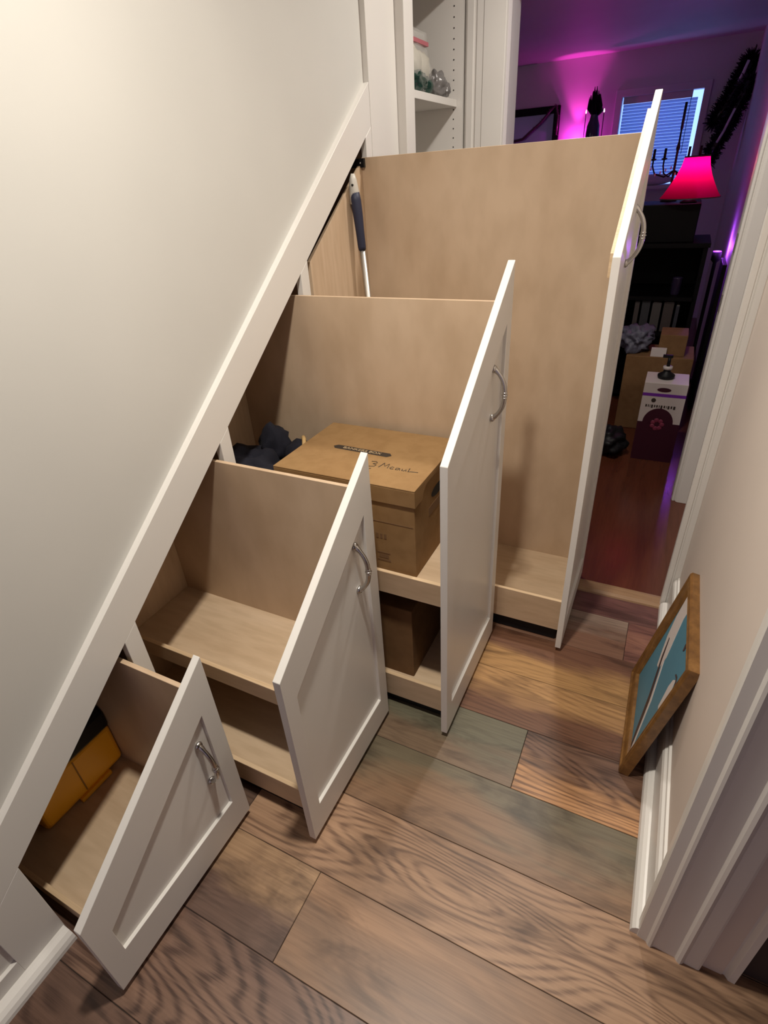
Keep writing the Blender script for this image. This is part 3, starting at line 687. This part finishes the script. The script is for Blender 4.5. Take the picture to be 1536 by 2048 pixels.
# boxes on the room floor
bx=thing('moving_box',(1.02,3.66,0),'large brown cardboard box on the floor before the black cabinet','box')
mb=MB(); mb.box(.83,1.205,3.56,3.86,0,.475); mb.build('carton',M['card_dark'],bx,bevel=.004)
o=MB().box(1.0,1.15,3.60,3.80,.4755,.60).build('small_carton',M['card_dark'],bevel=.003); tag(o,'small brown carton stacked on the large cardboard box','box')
o=MB().box(.965,1.05,3.50+.065,3.594,.4755,.525).build('paper_sheet',M['artwhite'],bevel=.001); tag(o,'white folded paper beside the small brown carton','paper')
M['greyplush']=paint('grey_plastic_bag',(.11,.11,.15),.55,.15,.5,30)
o=MB().blob((.865,3.70,.545),(.095,.10,.075),21,.6,2.6,4,.476).build('plastic_bag',M['greyplush']); tag(o,'crumpled grey plastic bag on the left of the large cardboard box','bag')
pbx=thing('product_box',(1.08,3.2,0),'white and purple retail box with a round dark window on the room floor','box')
def product_box():
    x0,x1,y0,y1,h=.972,1.188,3.10,3.30,.462
    body=MB().box(x0,x1,y0,y1,0,h).build('carton',M['artwhite'],pbx,bevel=.002)
    M['purple']=mat('purple_print',(.16,.02,.34),.5); M['maroon']=mat('dark_maroon_print',(.045,.006,.018),.35)
    y=y0-.0006
    MB().box(x0,x1,y,y0,h-.075,h-.058).build('stripe',M['purple'],body)
    mb=MB().box(x0,x1,y,y0,.001,.235); mb.prism([(1.075+.078*cos(k*pi/14),.235+.085*sin(k*pi/14)) for k in range(28)],1,y-.0004,y0); mb.build('round_window',M['maroon'],body)
    MB().prism([(1.075+.035*cos(k*pi/10),h-.036+.012*sin(k*pi/10)) for k in range(20)],1,y-.0004,y0).build('carry_slot',M['maroon'],body)
    MB().prism([(1.033+.012*cos(k*pi/8),h-.098+.012*sin(k*pi/8)) for k in range(16)],1,y-.0004,y0).build('round_mark',M['ink'],body)
    tx=MB(); x=x0+.025
    for w in (.010,.006,.004,.012,.008,.010,.006,.012,.010,.004,.012,.010,.014): tx.box(x,x+w*.75,y-.0003,y0,h-.138-(.004 if w>.01 else 0),h-.124); x+=w*.95+.0035
    tx.build('lettering',M['ink'],body)
    fl=MB()
    for k in range(7):
        a=k*2*pi/7; fl.blob((1.075+.025*cos(a),y-.001,.225+.025*sin(a)),(.013,.0015,.013),k,.2,2,2)
    fl.build('flower_print',mat('rose_print',(.22,.03,.07),.5),body)
product_box()
bt=thing('pump_bottle',(1.07,3.2,.4625),'small dark bottle with a white collar standing on the white and purple box','bottle')
MB().lathe([(.040,0),(.044,.01),(.044,.02),(.02,.035),(.016,.05)],(1.07,3.2,.4625),18).build('body',M['blackpl'],bt)
MB().lathe([(.024,.05),(.024,.066)],(1.07,3.2,.4625),14).build('collar',M['artwhite'],bt)
MB().lathe([(.009,.066),(.008,.115)],(1.07,3.2,.4625),10).box(1.035,1.085,3.192,3.208,.575,.590).build('pump',M['blackpl'],bt)
o=MB().blob((.82,3.16,.075),(.11,.11,.08),31,.4,2.2,4,.001).build('black_bag',M['blackpl']); tag(o,'black bag slumped on the room floor left of the white and purple box','bag')

# ------------------------------------------------------------------ lights
def light(name,t,loc,energy,col,size=.1,rot=None,**k):
    l=bpy.data.lights.new(name,t); l.energy=energy; l.color=col
    if t=='AREA': l.shape='DISK'; l.size=size
    else: l.shadow_soft_size=size
    for a,b in k.items(): setattr(l,a,b)
    o=bpy.data.objects.new(name,l); o.location=loc
    if rot: o.rotation_euler=rot
    C.objects.link(o); return o
light('ceiling_downlight','AREA',(.64,.51,HALL_TOP-.004),20.5,(1,.93,.83),.11,spread=R(144))
light('ceiling_downlight_far','AREA',(.74,2.02,HALL_TOP-.004),13,(1,.93,.85),.12,spread=R(165))
light('room_uplight_lamp','SPOT',(-.19,6.84,1.72),18,(1,.05,.62),.03,(R(180-8),0,0),spot_size=R(52),spot_blend=.6)
light('room_uplight_glow','POINT',(-.19,6.84,1.735),3,(1,.05,.8),.02)
light('table_lamp_bulb','POINT',(1.0,4.20,1.455),1.9,(1,.22,.75),.03)
light('violet_lamp','POINT',(1.245,4.66,.965),3,(.42,.08,1),.025)
w=bpy.data.worlds.new('world'); S.world=w; w.use_nodes=True
w.node_tree.nodes['Background'].inputs[0].default_value=(.66,.55,.68,1); w.node_tree.nodes['Background'].inputs[1].default_value=.42

# ------------------------------------------------------------------ camera
cam=bpy.data.cameras.new('camera'); co=bpy.data.objects.new('camera',cam); C.objects.link(co)
cam.sensor_fit='VERTICAL'; cam.sensor_height=36; cam.lens=1077.2529*36/2048; cam.clip_start=.02
Rz=Matrix.Rotation(R(28.2489),3,'Z'); Rx=Matrix.Rotation(R(58.5551),3,'X'); Rr=Matrix.Rotation(R(-3.9378),3,'Z')
co.matrix_world=Matrix.Translation((1.0150,-.1204,1.4864))@(Rz@Rx@Rr).to_4x4()
S.camera=co
vs=S.view_settings; S.display_settings.display_device='sRGB'
vs.view_transform='Standard'; vs.look='None'; vs.gamma=1; vs.exposure=0.1; vs.use_curve_mapping=False
